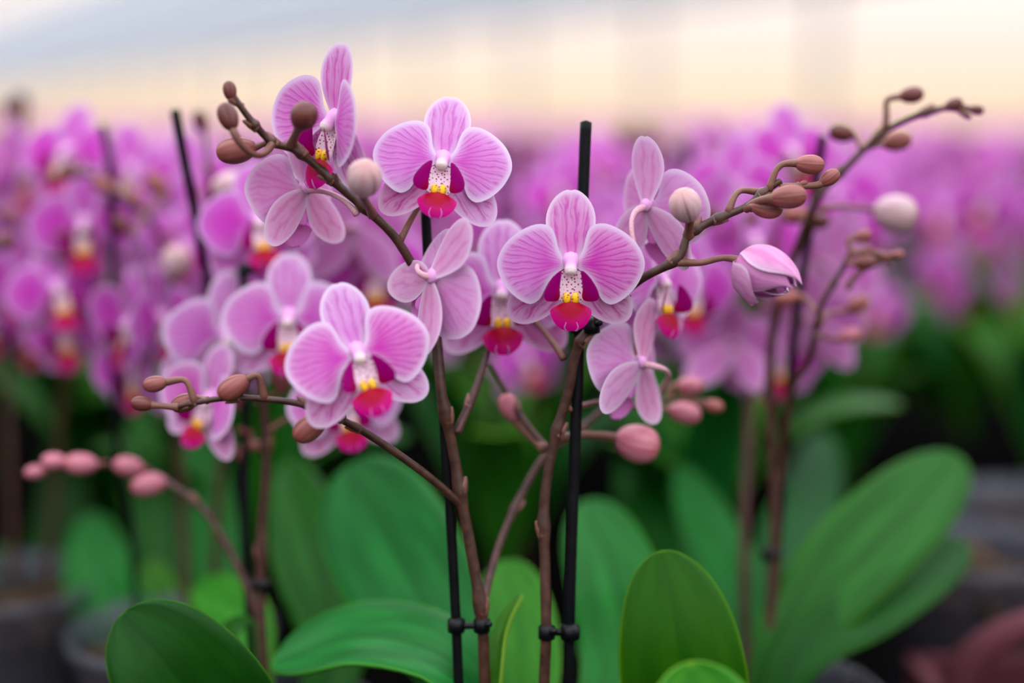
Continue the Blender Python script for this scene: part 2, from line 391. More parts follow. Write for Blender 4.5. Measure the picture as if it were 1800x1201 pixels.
COL = sc.collection
def link(o, parent=None):
    COL.objects.link(o)
    if parent is not None: o.parent = parent
    return o
def inst(name, me, parent=None, mw=None):
    o = link(bpy.data.objects.new(name, me), parent)
    if mw is not None: o.matrix_local = mw
    return o
def empty(name, loc=(0, 0, 0), parent=None, mw=None):
    o = bpy.data.objects.new(name, None); o.empty_display_size = 0.01; link(o, parent)
    if mw is not None: o.matrix_local = mw
    else: o.location = loc
    return o
def tag(o, label=None, cat=None, group=None, kind=None):
    for k, v in (('label', label), ('category', cat), ('group', group), ('kind', kind)):
        if v: o[k] = v
    return o

_c, _s = math.cos(PITCH), math.sin(PITCH)
def P(px, py, d):
    x = (px-CX)/FPX*d; dn = (py-CY)/FPX*d
    return np.array([x, d*_c-dn*_s, EYE-d*_s-dn*_c])

# ------------------------------------------------------------------ the setting: bench, floor, greenhouse
BENCH = 0.80; RIM = BENCH+0.105
b = MB(); b.box((0, 0, -0.05), (140, 140, 0.05), 'concrete'); tag(b.obj('floor', sm=False), kind='structure')
b = MB(); b.box((0, 7.0, BENCH-0.03), (9.0, 8.2, 0.03), 'bench')
be = b.obj('growing_bench', sm=False); tag(be, 'wide dark growing bench that carries the rows of potted orchids', 'bench')
b = MB()
for x in (-8, -4, 0, 4, 8):
    for y in (-0.8, 5, 10, 14.6): b.box((x, y, (BENCH-0.06)/2), (0.04, 0.04, (BENCH-0.06)/2), 'steel')
for i, (x, y) in enumerate([(x, y) for x in (-8, -4, 0, 4, 8) for y in (-0.8, 5, 10, 14.6)]):
    q = MB(); q.box((x, y, (BENCH-0.06)/2), (0.04, 0.04, (BENCH-0.06)/2), 'steel'); q.obj('leg', be, sm=False)

UDIR = np.array([-0.5, 0.866, 0]); NDIR = np.array([0.866, 0.5, 0])
CEIL = EYE+3.0; WB = 19.9
def XF(a, bb, z):
    p = UDIR*a+NDIR*bb
    return Matrix(((NDIR[0], UDIR[0], 0, p[0]), (NDIR[1], UDIR[1], 0, p[1]), (0, 0, 1, z), (0, 0, 0, 1)))
def sbox(name, h, m, parent, a, bb, z):
    q = MB(); q.box((0, 0, 0), h, m); return inst(name, q.mesh(name, None, False), parent, XF(a, bb, z))
ceil = empty('ceiling'); tag(ceil, 'pale shade screens and steel gutters of the greenhouse roof', kind='structure')
A0, A1 = -40.0, 140.0
q = MB(); q.add([(-.97, (A0-A1)/2, 0), (.97, (A0-A1)/2, 0), (.97, (A1-A0)/2, 0), (-.97, (A1-A0)/2, 0)], [(0, 1, 2, 3)], 'screen'); strip = q.mesh('shade_screen', None, False)
q = MB(); q.add([(-.97, (A0-A1)/2, 0), (.97, (A0-A1)/2, 0), (.97, (A1-A0)/2, 0), (-.97, (A1-A0)/2, 0)], [(0, 1, 2, 3)], 'glass'); gstrip = q.mesh('added_clear_pane', None, False)
q = MB(); q.box((0, 0, 0), (0.05, (A1-A0)/2, 0.07), 'steel'); beam = q.mesh('gutter', None, False)
for i in range(-9, 10):
    bb = i*2.0+0.9
    clear = -7 < bb < 8  # unseen clear bay overhead, added to let more skylight onto the flowers
    inst('added_clear_pane' if clear else 'shade_screen', gstrip if clear else strip, ceil, XF((A0+A1)/2, bb, CEIL))
    inst('gutter', beam, ceil, XF((A0+A1)/2, bb+1.0, CEIL-0.02))
def glass_wall(name, label, bb, a0, a1, step, along_u=True):
    w = empty(name); tag(w, label, kind='structure')
    n = int(round((a1-a0)/step))
    for i in range(n+1): sbox('post', (0.08, 0.075, CEIL/2), 'steel', w, a0+i*step, bb, CEIL/2)
    for i in range(n): sbox('glass_pane', (0.004, step/2-0.12, (CEIL-0.5)/2), 'glass', w, a0+(i+0.5)*step, bb, 0.5+(CEIL-0.5)/2)
    sbox('plinth', (0.12, (a1-a0)/2, 0.25), 'concrete', w, (a0+a1)/2, bb, 0.25)
    sbox('eave_beam', (0.12, (a1-a0)/2, 0.09), 'steel', w, (a0+a1)/2, bb, CEIL-0.1)
glass_wall('wall_back', 'glazed greenhouse wall with steel posts and warm evening sky beyond', WB, A0+2, A1, 6.0)
glass_wall('wall_front', 'glazed greenhouse wall behind the camera', -18.2, A0+2, A1-60, 6.0)

# ------------------------------------------------------------------ orchid flower
PET = [(.02, .0), (.09, .07), (.165, .19), (.20, .34), (.25, .48), (.34, .54), (.47, .545), (.61, .495), (.75, .41), (.88, .29), (.97, .135),
       (1.0, -.01), (.965, -.15), (.88, -.31), (.76, -.44), (.65, -.515), (.54, -.55), (.44, -.50), (.385, -.42), (.33, -.30), (.24, -.17), (.12, -.08)]
DOR = [(.0, -.03), (.08, .03), (.17, .16), (.27, .34), (.335, .54), (.32, .72), (.24, .88), (.13, .98), (.045, 1.005), (.02, .985), (-.01, 1.005), (-.10, .985),
       (-.22, .89), (-.31, .73), (-.335, .54), (-.27, .34), (-.17, .16), (-.08, .03)]
LAT = [(1.06*x_, 1.10*y_) for x_, y_ in [(.0, -.03), (.09, .05), (.20, .20), (.285, .42), (.30, .62), (.25, .82), (.16, .97), (.03, 1.04), (-.10, 1.00), (-.21, .86), (-.27, .66), (-.26, .42), (-.18, .2), (-.08, .05)]]
MID = [(-.06, -.5), (-.16, -.535), (-.275, -.605), (-.27, -.68), (-.215, -.79), (-.11, -.87), (0, -.885), (.11, -.87), (.215, -.79), (.27, -.68), (.275, -.605), (.16, -.535), (.06, -.5)]
SID = [(.13, -.075), (.19, -.10), (.28, -.20), (.355, -.33), (.37, -.42), (.33, -.48), (.20, -.49), (.15, -.44), (.155, -.32), (.14, -.2)]
def bend(a, tilt, curl):
    if abs(curl) < 1e-4: return a*math.cos(tilt), a*math.sin(tilt)
    return (math.sin(tilt+curl*a)-math.sin(tilt))/curl, (math.cos(tilt)-math.cos(tilt+curl*a))/curl
def petal_fn(ex, ey, tilt, curl, cup, z0, ruf, ph):
    def f(x, y):
        a = x*ex+y*ey; p = -x*ey+y*ex
        a2, z = bend(a, tilt, curl)
        z += cup*p*p+z0+ruf*math.sin(6*p+ph)*a*a
        return (a2*ex-p*ey, a2*ey+p*ex, z)
    return f
R = math.radians
VAR = dict(   # petal tilt, curl, cup ; dorsal tilt, curl, cup ; lateral tilt, curl, cup
    open=((R(9), -.22, -.10), (R(-3), -.10, .22), (R(-2), -.25, .20)),
    cupped=((R(27), -.25, .05), (R(8), -.2, .30), (R(12), -.3, .25)),
    reflex=((R(-4), -.35, -.20), (R(-18), -.35, .3), (R(-16), -.5, .3)),
)
def lat_pts(sx):
    ang = math.atan2(-.73, .78*sx)-math.pi/2; c, s = math.cos(ang), math.sin(ang)
    return [(x*sx*c-y*s, x*sx*s+y*c) for x, y in LAT], (-s, c)
def add_piece(mb, piece, var, na=44, nr=7, single=False):
    pt, dr, lt = VAR[var]
    kw = dict(na=na, nr=nr, single=single)
    if piece in ('petal_r', 'petal_l'):
        sx = 1 if piece == 'petal_r' else -1
        ol = [(sx*x, y*(1 if sx > 0 else .985)) for x, y in PET]
        mb.shell(ol, (.52*sx, 0.0), petal_fn(sx, 0, pt[0], pt[1], pt[2], .03, .02, sx*1.1), (-.02*sx, 0, sx, 0, .05*sx, -.02), 'petal', 'petal_back', span=1.35, rlen=.95, **kw)
    elif piece == 'dorsal':
        mb.shell(DOR, (0, .52), petal_fn(0, 1, dr[0], dr[1], dr[2], -.015, .015, 0.5), (0, -1.1, 0, 1, 0, -.05), 'sepal', 'sepal_back', span=.32, **kw)
    elif piece in ('lat_r', 'lat_l'):
        sx = 1 if piece == 'lat_r' else -1
        ol, e = lat_pts(sx)
        mb.shell(ol, (e[0]*.5, e[1]*.5), petal_fn(e[0], e[1], lt[0], lt[1], lt[2], -.02, .015, sx), (-e[0]*.9, -e[1]*.9, e[0], e[1], 0, 0), 'sepal_low', 'sepal_back', span=.34, **kw)
    elif piece in ('side_r', 'side_l'):
        sx = 1 if piece == 'side_r' else -1
        def f(x, y):
            q = abs(x)-.10
            return (sx*(.10+q*.98), y, .11+.70*q+.34*(y+.5)+.5*q*q)
        mb.shell([(sx*x, y) for x, y in SID], (.22*sx, -.32), f, (0, -.6, 0, 1, .10*sx, -.52), 'lobe', 'lobe', na=max(12, na*2//3), nr=max(2, nr-3), th=.02, rlen=.45, single=single)
    elif piece == 'mid':
        def f(x, y):
            t = -y-.5
            return (x, y, .20+.55*t-.9*t*t-.55*abs(x)**1.5)
        mb.shell(MID, (0, -.68), f, (0, -.3, 0, -1, 0, -.5), 'lip', 'lip_back', na=max(14, na*2//3), nr=max(2, nr-2), th=.03, rlen=.40, single=single)
        if not single:
            for sx in (-1, 1):
                mb.tube([(sx*.03, -.86, .22), (sx*.07, -.88, .27), (sx*.09, -.83, .32), (sx*.07, -.76, .34)], [.018, .014, .009, .004], 'lip_back', ns=6, n=4)
    elif piece == 'throat':
        def f(x, y): return (x, y, .02+.25*(-y-.1)*.5+2.2*x*x)
        mb.shell([(-.13, -.10), (.13, -.10), (.19, -.32), (.17, -.47), (.06, -.53), (-.06, -.53), (-.17, -.47), (-.19, -.32)], (0, -.32), f, (0, 0, 0, -1, 0, 0), 'throat', 'lip_back', na=max(10, na//2), nr=max(2, nr-4), th=.015, single=single)
    elif piece == 'callus':
        for sx in (-1, 1):
            n0 = mb.n
            pr = [(0.001, -.07)]+[(.055*math.sin(math.pi*k/6), -.082*math.cos(math.pi*k/6)) for k in range(1, 6)]+[(0.001, .082)]
            t = MB(); t.lathe(pr, 'callus', 10)
            V = t.v[0]; V = np.stack([V[:, 0]+sx*.058, V[:, 2]-.455, V[:, 1]*.8+.17], 1)
            mb.add(V, t.f, 'callus')
    elif piece == 'column':
        mb.tube([(0, .05, -.01), (0, .03, .03), (0, -.02, .09), (-.005, -.085, .14), (-.005, -.125, .165)], [.13, .115, .085, .09, .06], 'column', ns=10, n=5)
FULL = [('petal', 'petal_r'), ('petal', 'petal_l'), ('sepal', 'dorsal'), ('sepal', 'lat_r'), ('sepal', 'lat_l'), ('lip_side_lobe', 'side_r'),
        ('lip_side_lobe', 'side_l'), ('lip', 'mid'), ('lip_throat', 'throat'), ('callus', 'callus'), ('column', 'column')]
FM = {}
for var in VAR:
    L = []
    for nm, pc in FULL:
        q = MB(); add_piece(q, pc, var); L.append((nm, q.mesh(nm)))
    FM[var] = L
MID_M = {}
for var in ('open', 'cupped', 'reflex'):
    L = []
    for nm, pc in FULL[:5]:
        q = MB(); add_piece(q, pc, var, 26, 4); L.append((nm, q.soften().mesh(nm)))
    q = MB()
    for nm, pc in FULL[5:]: add_piece(q, pc, var, 20, 3)
    L.append(('lip', q.mesh('lip'))); MID_M[var] = L
LOW_M = {}; LOW_MB = {}
for var in ('open', 'cupped', 'reflex'):
    q = MB()
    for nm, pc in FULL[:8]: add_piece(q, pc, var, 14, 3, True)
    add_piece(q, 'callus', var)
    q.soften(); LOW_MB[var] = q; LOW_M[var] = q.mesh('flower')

M0 = Matrix(((1, 0, 0), (0, 0, -1), (0, 1, 0)))
def frot(yaw, pitch, roll):
    return (Matrix.Rotation(R(yaw), 3, 'Z') @ M0 @ Matrix.Rotation(R(-pitch), 3, 'X') @ Matrix.Rotation(R(roll), 3, 'Z'))
def fmat(loc, rot, s): return Matrix.LocRotScale(Vector(loc), rot.to_quaternion(), Vector((s, s, s)))

# bud: three sepals closed over each other, along +Z, length 1, base at z=-.5
def bud_mesh(name, m, ratio, ns=24, open_tip=0.0):
    prof = []
    for k in range(15):
        th = math.pi*k/14; prof.append((max(.5*ratio*math.sin(th)**.9*(1-.10*math.cos(th)), .004), -.5*math.cos(th)))
    def rf(a, t): return 1-0.10*max(0, 1-abs(((a*3/(2*math.pi)+.5*t*.35) % 1)-.5)*14)*math.sin(math.pi*t)**.5
    def ri(a): return max(0, 1-abs(((a*3/(2*math.pi)) % 1)-.5)*10)
    q = MB(); q.lathe(prof, m, ns, rf, ri); return q.mesh(name)
BUD = {}
for m in ('bud', 'bud_dark', 'bud_pale', 'bud_pink'):
    BUD[m] = bud_mesh('bud', m, .66, 36)
    BUD[m+'_r'] = bud_mesh('bud', m, .86, 36)
BUD_LOW = bud_mesh('bud', 'bud_dark', .66, 10)

def leaf_mesh(spine, hw, nrm, m, fold=.25, shape=(0.55, 1.0), notch=False, ns=22, nw=9, th=.0018, base=np.zeros(3)):
    TT = 1-(1-np.linspace(0, 1, ns))**1.9; C0 = resample(catmull(spine, 8), 120)
    C = np.stack([np.interp(TT, np.linspace(0, 1, 120), C0[:, a_]) for a_ in range(3)], 1); T = np.gradient(C, axis=0); T /= np.linalg.norm(T, axis=1)[:, None]
    nrm = np.array(nrm, float)
    V = []; RI = []; UV = []
    for i in range(ns):
        t = TT[i]
        # obovate profile: narrow at base, widest near shape[0], round tip
        p = shape[0]
        w = (0.22+0.78*math.sin(math.pi/2*min(1, t/p))**1.1) if t < p else math.sqrt(max(0, 1-((t-p)/(1-p))**2.4))
        w = hw*max(w, .012)
        n = nrm-T[i]*np.dot(nrm, T[i]); n /= np.linalg.norm(n); sd = np.cross(T[i], n)
        for k in range(nw):
            sx = -1+2*k/(nw-1)
            off = fold*w*(abs(sx)**1.4)
            V.append(C[i]+sd*sx*w+n*off - (T[i]*hw*.10*(1-abs(sx))**3 if (notch and t > .93) else 0)); RI.append(max(abs(sx)**1.0*.5+.5*(abs(sx) > .99), 0 if t < .93 else (t-.93)/.07)); UV.append((k/(nw-1), t))
    V = np.array(V); n0 = len(V)
    Nn = []
    for i in range(ns):
        n = nrm-T[i]*np.dot(nrm, T[i]); n /= np.linalg.norm(n); Nn += [n]*nw
    RI = np.array(RI)
    Vb = V-np.array(Nn)*th*np.repeat(1-0*np.arange(ns), nw)[:, None]
    F = []
    for i in range(ns-1):
        for k in range(nw-1):
            a = i*nw+k; F.append((a, a+1, a+nw+1, a+nw)); F.append((n0+a, n0+a+nw, n0+a+nw+1, n0+a+1))
    for i in range(ns-1):
        for k in (0, nw-1):
            a = i*nw+k; f = (a, a+nw, n0+a+nw, n0+a); F.append(f if k == 0 else tuple(reversed(f)))
    for k in range(nw-1):
        a = (ns-1)*nw+k; F.append((a, a+1, n0+a+1, n0+a))
    q = MB(); q.add(np.vstack([V, Vb])-base, F, m, np.r_[RI, RI], UV+UV)
    return q.mesh('leaf')

# ------------------------------------------------------------------ near plants, laid out stem by stem
def bez(a, b, c, d, n=14):
    a, b, c, d = (np.array(v, float) for v in (a, b, c, d)); t = np.linspace(0, 1, n)[:, None]
    return (1-t)**3*a+3*(1-t)**2*t*b+3*(1-t)*t*t*c+t**3*d
class Plant:
    def __init__(s, name, base, label, group=None):
        s.base = np.array(base, float); s.o = empty(name, base); tag(s.o, label, 'orchid', group)
        s.stems = []
    def stem(s, pts, r0, r1, m='stem', nodes=()):
        W = np.array([P(*p) for p in pts]); C = catmull(W, 8)
        n = len(C); rad = np.linspace(r0, r1, n)
        for t in nodes:
            rad += r0*.35*np.exp(-((np.linspace(0, 1, n)-t)/.012)**2)
        q = MB(); q.tube(C-s.base, rad, m, ns=10, smooth_pts=False)
        st = q.obj('flower_stem', s.o)
        for t in nodes:      # small bract sheath at each node
            i = int(t*(n-1)); d = C[min(i+1, n-1)]-C[max(i-1, 0)]; d /= np.linalg.norm(d); sd = np.cross(d, (0, 1, 0)); sd /= np.linalg.norm(sd)
            sg = 1 if (int(t*97) % 2) else -1
            q = MB(); p0 = C[i]-s.base
            q.tube([p0-d*.001, p0+d*.0018+sd*sg*rad[i]*.55, p0+d*.0042+sd*sg*rad[i]*1.15], [rad[i]*1.0, rad[i]*.75, rad[i]*.1], 'pedicel', ns=8, n=4); q.obj('bract', st)
        s.stems.append(C); return C
    def near(s, p):
        best = None
        for C in s.stems:
            d = np.linalg.norm(C-p, axis=1); i = d.argmin()
            if best is None or d[i] < best[0]: best = (d[i], C[i])
        return best[1]
    def flower(s, px, py, d, w, yaw, pitch, roll, var='open', att=None, full=True, pm='pedicel'):
        c = P(px, py, d); rot = frot(yaw, pitch, roll); sc_ = w*d/FPX/2
        mw = fmat(c-s.base, rot, sc_)
        f = empty('flower', parent=s.o, mw=mw)
        for nm, me in (FM if full else MID_M)[var]: inst(nm, me, f)
        a = P(*att) if att is not None else s.near(c)
        inv = fmat(c, rot, sc_).inverted()
        la = inv @ Vector(a); k = la.length
        q = MB(); q.tube(bez(la, la*.66+Vector((0, .14*k, -.12*k)), (0, 0, -.45*min(k, 1.6)), (0, 0, -.02), 18), [.0014/sc_, .0010/sc_, .00095/sc_, .0014/sc_], pm, ns=8, smooth_pts=False)
        q.obj('pedicel', f)
        return f
    def bud(s, px, py, d, ln, ang, m='bud', att=None, tilt=0.0, arch=.5, pm='pedicel', rp=.0011, lift=None):
        lift = arch if lift is None else lift
        c = P(px, py, d); L = ln*d/FPX
        ax = np.array([math.cos(R(ang))*math.cos(R(tilt)), -math.sin(R(tilt)), math.sin(R(ang))*math.cos(R(tilt))])
        rot = Vector(ax).to_track_quat('Z', 'Y')
        b0 = inst('bud', BUD[m], s.o, Matrix.LocRotScale(Vector(c-s.base), rot, Vector((L, L, L))))
        bs = c-ax*L*.47; a = P(*att) if att is not None else s.near(bs)
        D = np.linalg.norm(bs-a); inv = Matrix.LocRotScale(Vector(c), rot, Vector((L, L, L))).inverted()
        up = np.array([0, 0, 1.0])
        C = bez(a, a+(bs-a)*.25+up*D*.55*lift, bs-ax*D*max(.15, .5*arch), bs+ax*L*.05)
        q = MB(); q.tube([tuple(inv @ Vector(p)) for p in C], [rp*1.35/L, rp/L, rp/L, rp*1.3/L], pm, ns=8, smooth_pts=False); q.obj('pedicel', b0)
        return b0
    def opening_bud(s, px, py, qx, qy, d, att):
        b0 = P(px, py, d); tip = P(qx, qy, d-.012); ax = tip-b0; L = np.linalg.norm(ax); ax /= L
        upv = np.array([0, 0, 1.0]); X = upv-ax*np.dot(upv, ax); X /= np.linalg.norm(X); Y = np.cross(ax, X)
        f = empty('flower', b0-s.base, s.o)
        f['label'] = 'half-open pink bud'
        def tep(name, phi, dw, rad, spread, ln, mats, t1=1.0):
            nu, nv = 15, 18; V = []; RI = []; UV = []
            for i in range(nv):
                t = i/(nv-1)*t1; r = rad*math.sin(math.pi*min(.97, .03+.93*t**.75))**.7+spread*max(0, t-.35)**1.6
                w = dw*(.45+.55*math.sin(math.pi*min(1, .15+t*.8)))*math.sqrt(max(.004, 1-max(0, (t-.55)/.45)**2.2))
                for k in range(nu):
                    u = -1+2*k/(nu-1); a = phi+u*w
                    V.append((ax*(t*ln-.06*abs(u)**3*t)+(X*math.cos(a)+Y*math.sin(a))*(r+.012*abs(u)**2))*L); RI.append(max(abs(u)**1.5, 0 if t < .9 else (t-.9)/.1)); UV.append((.5+u*.25, .25+.7*t))
            V = np.array(V); n = len(V); F1 = []; F2 = []
            for i in range(nv-1):
                for k in range(nu-1):
                    q0 = i*nu+k; F1.append((q0, q0+1, q0+nu+1, q0+nu)); F2.append((n+q0, n+q0+nu, n+q0+nu+1, n+q0+1))
            ctr = ax*L*.45; inn = V-(V-ctr)*.012
            m_ = MB(); m_.add(np.vstack([V, inn]), F1+F2, mats[0], RI+RI, UV+UV, [mats[0]]*len(F1)+[mats[1]]*len(F2)); m_.obj(name, f)
        tep('sepal', R(5), 1.15, .40, .10, 1.06, ('sepal_back', 'sepal_back'))
        tep('sepal', R(128), .85, .43, .75, .72, ('sepal_back', 'sepal'))
        tep('sepal', R(-118), .85, .42, .45, .80, ('sepal_back', 'sepal'))
        tep('petal', R(62), 1.25, .37, -.02, .98, ('petal_back', 'petal'))
        tep('petal', R(-60), 1.25, .36, .0, .96, ('petal_back', 'petal'))
        tep('petal', R(178), 1.1, .33, .05, .92, ('petal', 'petal_back'))
        a = P(*att)-b0; q = MB(); q.tube([a, a*.62+np.array([0, 0, -.0006]), a*.25+np.array([0, 0, .0006]), ax*.002], [.0016, .0012, .0011, .0018], 'pedicel', ns=10, n=6); q.obj('pedicel', f)
        return f
    def leaf(s, pts, hw, nrm, m='leaf', fold=.2, shape=(.55, 1), notch=False):
        W = [P(*p) for p in pts]; d = sum(p[2] for p in pts)/len(pts)
        return inst('leaf', leaf_mesh(W, hw*d/FPX, nrm, m, fold, shape, notch, base=s.base), s.o)

def stake(pts, label, r=.0019, clips=(), group=None):
    W = np.array([P(*p) for p in pts]); b0 = W[-1].copy()
    dirn = W[-1]-W[-2]; dirn /= np.linalg.norm(dirn)
    if b0[2] > RIM-.03: b0 = b0+dirn*(b0[2]-(RIM-.03))/max(1e-3, -dirn[2])
    W = np.vstack([W, b0]) if np.linalg.norm(b0-W[-1]) > .003 else W
    e = empty('support_stake', W[-1]); tag(e, label, 'stake', group)
    q = MB(); q.tube(W-W[-1], r, 'stake', ns=10, n=6); q.obj('rod', e)
    for (px, py, d, px2, py2, d2) in clips:
        a, c = P(px, py, d)-W[-1], P(px2, py2, d2)-W[-1]
        q = MB()
        for p, rr in ((a, r*1.7), (c, .0031)):
            q.tube([p+np.array([0, 0, -.0022]), p+np.array([0, 0, .0022])], rr, 'clip', ns=12, n=2)
        q.tube([a, (a+c)/2, c], .0013, 'clip', ns=6, n=3)
        q.tube([c, c+np.array([.003, -.004, .002])], .0012, 'clip', ns=6, n=2)
        q.obj('clip', e)
    return e

TOCAM = (0, -1, .25)
def base_of(px, d):
    p = P(px, 1330, d); return (p[0], p[1], RIM-.012)

# --- the plant in focus: two arching sprays and a third stem behind them
p0 = Plant('orchid_plant', base_of(905, .53), 'sharp pink orchid in the middle with two arching sprays on black stakes')
A = p0.stem([(858, 1340, .53), (852, 1190, .525), (847, 1085, .522), (830, 980, .52), (812, 885, .518), (795, 785, .516), (776, 690, .513), (766, 600, .514), (748, 515, .512), (700, 425, .505), (650, 373, .50),
             (605, 335, .498), (560, 295, .495), (520, 264, .492), (482, 252, .49), (455, 228, .487), (432, 200, .484), (408, 166, .482)], .0023, .0011, 'stem', (.13, .25, .33, .60, .68, .75, .83, .90))
A2 = p0.stem([(812, 889, .518), (745, 832, .508), (660, 772, .498), (600, 738, .492), (540, 713, .49), (470, 702, .49), (400, 700, .49), (345, 708, .49), (305, 716, .49)], .0016, .0009, 'stem', (.32, .5, .72, .9))
A3 = p0.stem([(802, 762, .516), (828, 705, .522), (850, 645, .53), (862, 600, .535)], .0017, .0012, 'stem_pink', (.3,))
B = p0.stem([(952, 1340, .525), (957, 1190, .522), (960, 1110, .52), (958, 1000, .52), (956, 900, .52), (966, 815, .519), (984, 742, .518), (1001, 680, .516), (1012, 622, .514), (1034, 580, .512), (1080, 530, .508), (1128, 490, .503), (1190, 455, .50),
             (1212, 412, .50), (1258, 386, .50), (1310, 364, .50), (1345, 336, .50), (1372, 318, .50)], .0022, .0012, 'stem', (.22, .34, .5, .60, .70, .78, .83, .93))
Cs = p0.stem([(848, 1075, .525), (862, 1010, .535), (893, 920, .545), (950, 812, .555), (1000, 770, .562), (1035, 742, .567), (1078, 712, .57), (1140, 712, .575), (1190, 700, .58), (1240, 705, .58)], .0017, .0009, 'stem_pink', (.25, .5))
Cb = p0.stem([(962, 790, .535), (925, 745, .54), (890, 690, .545), (862, 640, .55)], .0015, .0010, 'stem_pink', (.5,))
p0.stem([(1000, 720, .518), (1030, 712, .53), (1072, 704, .552)], .0012, .0010, 'pedicel')
# flowers of the left spray
p0.flower(590, 213, .50, 272, -46, 4, -6, 'cupped', (592, 325, .498))
p0.flower(778, 284, .50, 246, 2, 16, -7, 'open', (703, 424, .505))
p0.flower(757, 488, .492, 258, 126, -16, 36, 'cupped', (733, 470, .51), pm='pedicel_pale')
p0.flower(539, 334, .508, 228, -126, -2, 2, 'cupped', (628, 377, .50), pm='pedicel_pale')
p0.flower(628, 622, .474, 262, 14, 14, 13, 'open', (602, 738, .492))
# buds of the left spray
p0.bud(404, 160, .482, 36, 100, 'bud_dark', (425, 188, .484), -10, .2)
p0.bud(401, 206, .475, 54, 112, 'bud_dark', (478, 252, .489), -20, .9, lift=-.9)
p0.bud(416, 264, .492, 72, 188, 'bud', (480, 252, .49), 0, .4)
p0.bud(534, 205, .476, 56, 58, 'bud_dark_r', (512, 255, .491), 40, .1, rp=.0015)
p0.bud(640, 315, .472, 74, 75, 'bud_pale_r', (655, 378, .5), 45, .1, rp=.0015)
p0.bud(545, 752, .486, 68, 218, 'bud', (600, 740, .492), 0, .3)
p0.bud(411, 681, .488, 62, 212, 'bud', (465, 702, .49), 0, 1.2)
p0.bud(273, 675, .49, 44, 190, 'bud', (342, 708, .49), 0, 1.2)
p0.bud(250, 710, .488, 40, 172, 'bud_dark', (312, 716, .49), 0, .0)
p0.bud(325, 708, .494, 50, 200, 'bud', (365, 704, .49), 0, .0)
# flowers of the right spray
p0.flower(1003, 464, .50, 260, 0, 2, 0, 'open', (1060, 545, .51))
p0.flower(1136, 364, .512, 248, 126, 6, 2, 'cupped', (1128, 490, .504), pm='pedicel_pale')
p0.opening_bud(1300, 455, 1398, 512, .497, (1190, 461, .5))
p0.flower(1128, 640, .526, 235, -128, 2, 16, 'cupped', (1150, 712, .576), pm='pedicel_pale')
p0.flower(884, 512, .537, 258, -4, 12, 2, 'open', (990, 630, .517))
p0.flower(1158, 492, .54, 235, 48, 6, -8, 'open', (1085, 530, .51))
p0.bud(1205, 362, .488, 66, 112, 'bud_pale_r', (1210, 415, .5), 35, .1, rp=.0016)
p0.bud(1423, 289, .50, 52, -4, 'bud', (1352, 334, .5), 0, .9)
p0.bud(1458, 313, .50, 40, 36, 'bud', (1372, 330, .5), 0, .1)
p0.bud(1386, 346, .488, 64, 6, 'bud', (1318, 366, .498), 5, .3, rp=.0015)
p0.bud(1348, 366, .495, 56, -6, 'bud', (1312, 368, .499), 0, .1)
p0.bud(1345, 340, .505, 34, -10, 'bud', (1280, 375, .5), 0, .9)
p0.bud(1412, 323, .50, 16, 25, 'bud', (1372, 330, .5), 0, .1)
p0.bud(1120, 780, .545, 80, -14, 'bud_pink_r', (975, 775, .522), 10, .15, pm='pedicel', rp=.0015)
p0.bud(1203, 726, .575, 60, -12, 'bud_pink', (1100, 714, .572), 0, .1)
p0.bud(1213, 678, .58, 48, 0, 'bud_pink', (1178, 702, .58), 0, 1.2)
p0.bud(1254, 714, .58, 36, -10, 'bud', (1195, 700, .58), 0, .1)
p0.bud(897, 718, .545, 56, 115, 'bud_pink', (958, 790, .535), 5, .05, rp=.0018)
# leaves of the middle plant
p0.leaf([(840, 1300, .54), (790, 1140, .57), (700, 980, .60), (612, 818, .64)], 118, TOCAM, 'leaf', .12, (.62, 1))
p0.leaf([(880, 1310, .525), (800, 1165, .53), (640, 1120, .55), (480, 1165, .56)], 92, (0, -.35, 1), 'leaf', .15, (.6, 1))
p0.leaf([(930, 1340, .56), (915, 1200, .58), (905, 1090, .60), (890, 985, .62)], 75, TOCAM, 'leaf_light', .2, (.5, 1))
p0.leaf([(870, 1250, .52), (880, 1120, .53), (915, 1045, .54)], 26, (-.9, -.5, .2), 'leaf_light', .3, (.4, 1))
p0.leaf([(1010, 1340, .56), (1090, 1180, .60), (1080, 1030, .62), (1030, 880, .66)], 84, TOCAM, 'leaf', .15, (.55, 1))
p0.leaf([(1130, 1420, .50), (1205, 1290, .475), (1195, 1130, .47), (1163, 968, .475)], 112, (.05, -1, .05), 'leaf_olive', -.12, (.5, 1))
p0.leaf([(1150, 1460, .46), (1230, 1330, .445), (1215, 1164, .445)], 112, (.0, -.75, .7), 'leaf_light', .15, (.5, 1), True)
stake([(748, 372, .517), (754, 470, .517), (772, 640, .518), (790, 880, .52), (801, 1080, .522), (806, 1200, .524)], 'black support stake behind the left arching spray of the middle orchid',
      clips=[(802, 1100, .522, 847, 1100, .522)])
stake([(1030, 215, .517), (1024, 370, .518), (1017, 620, .519), (1010, 800, .52), (1003, 1000, .522), (999, 1200, .525)], 'black support stake rising above the fully open orchid flower in the centre',
      r=.0022, clips=[(1002, 1112, .523, 961, 1112, .52), (1018, 574, .519, 1040, 574, .512)])

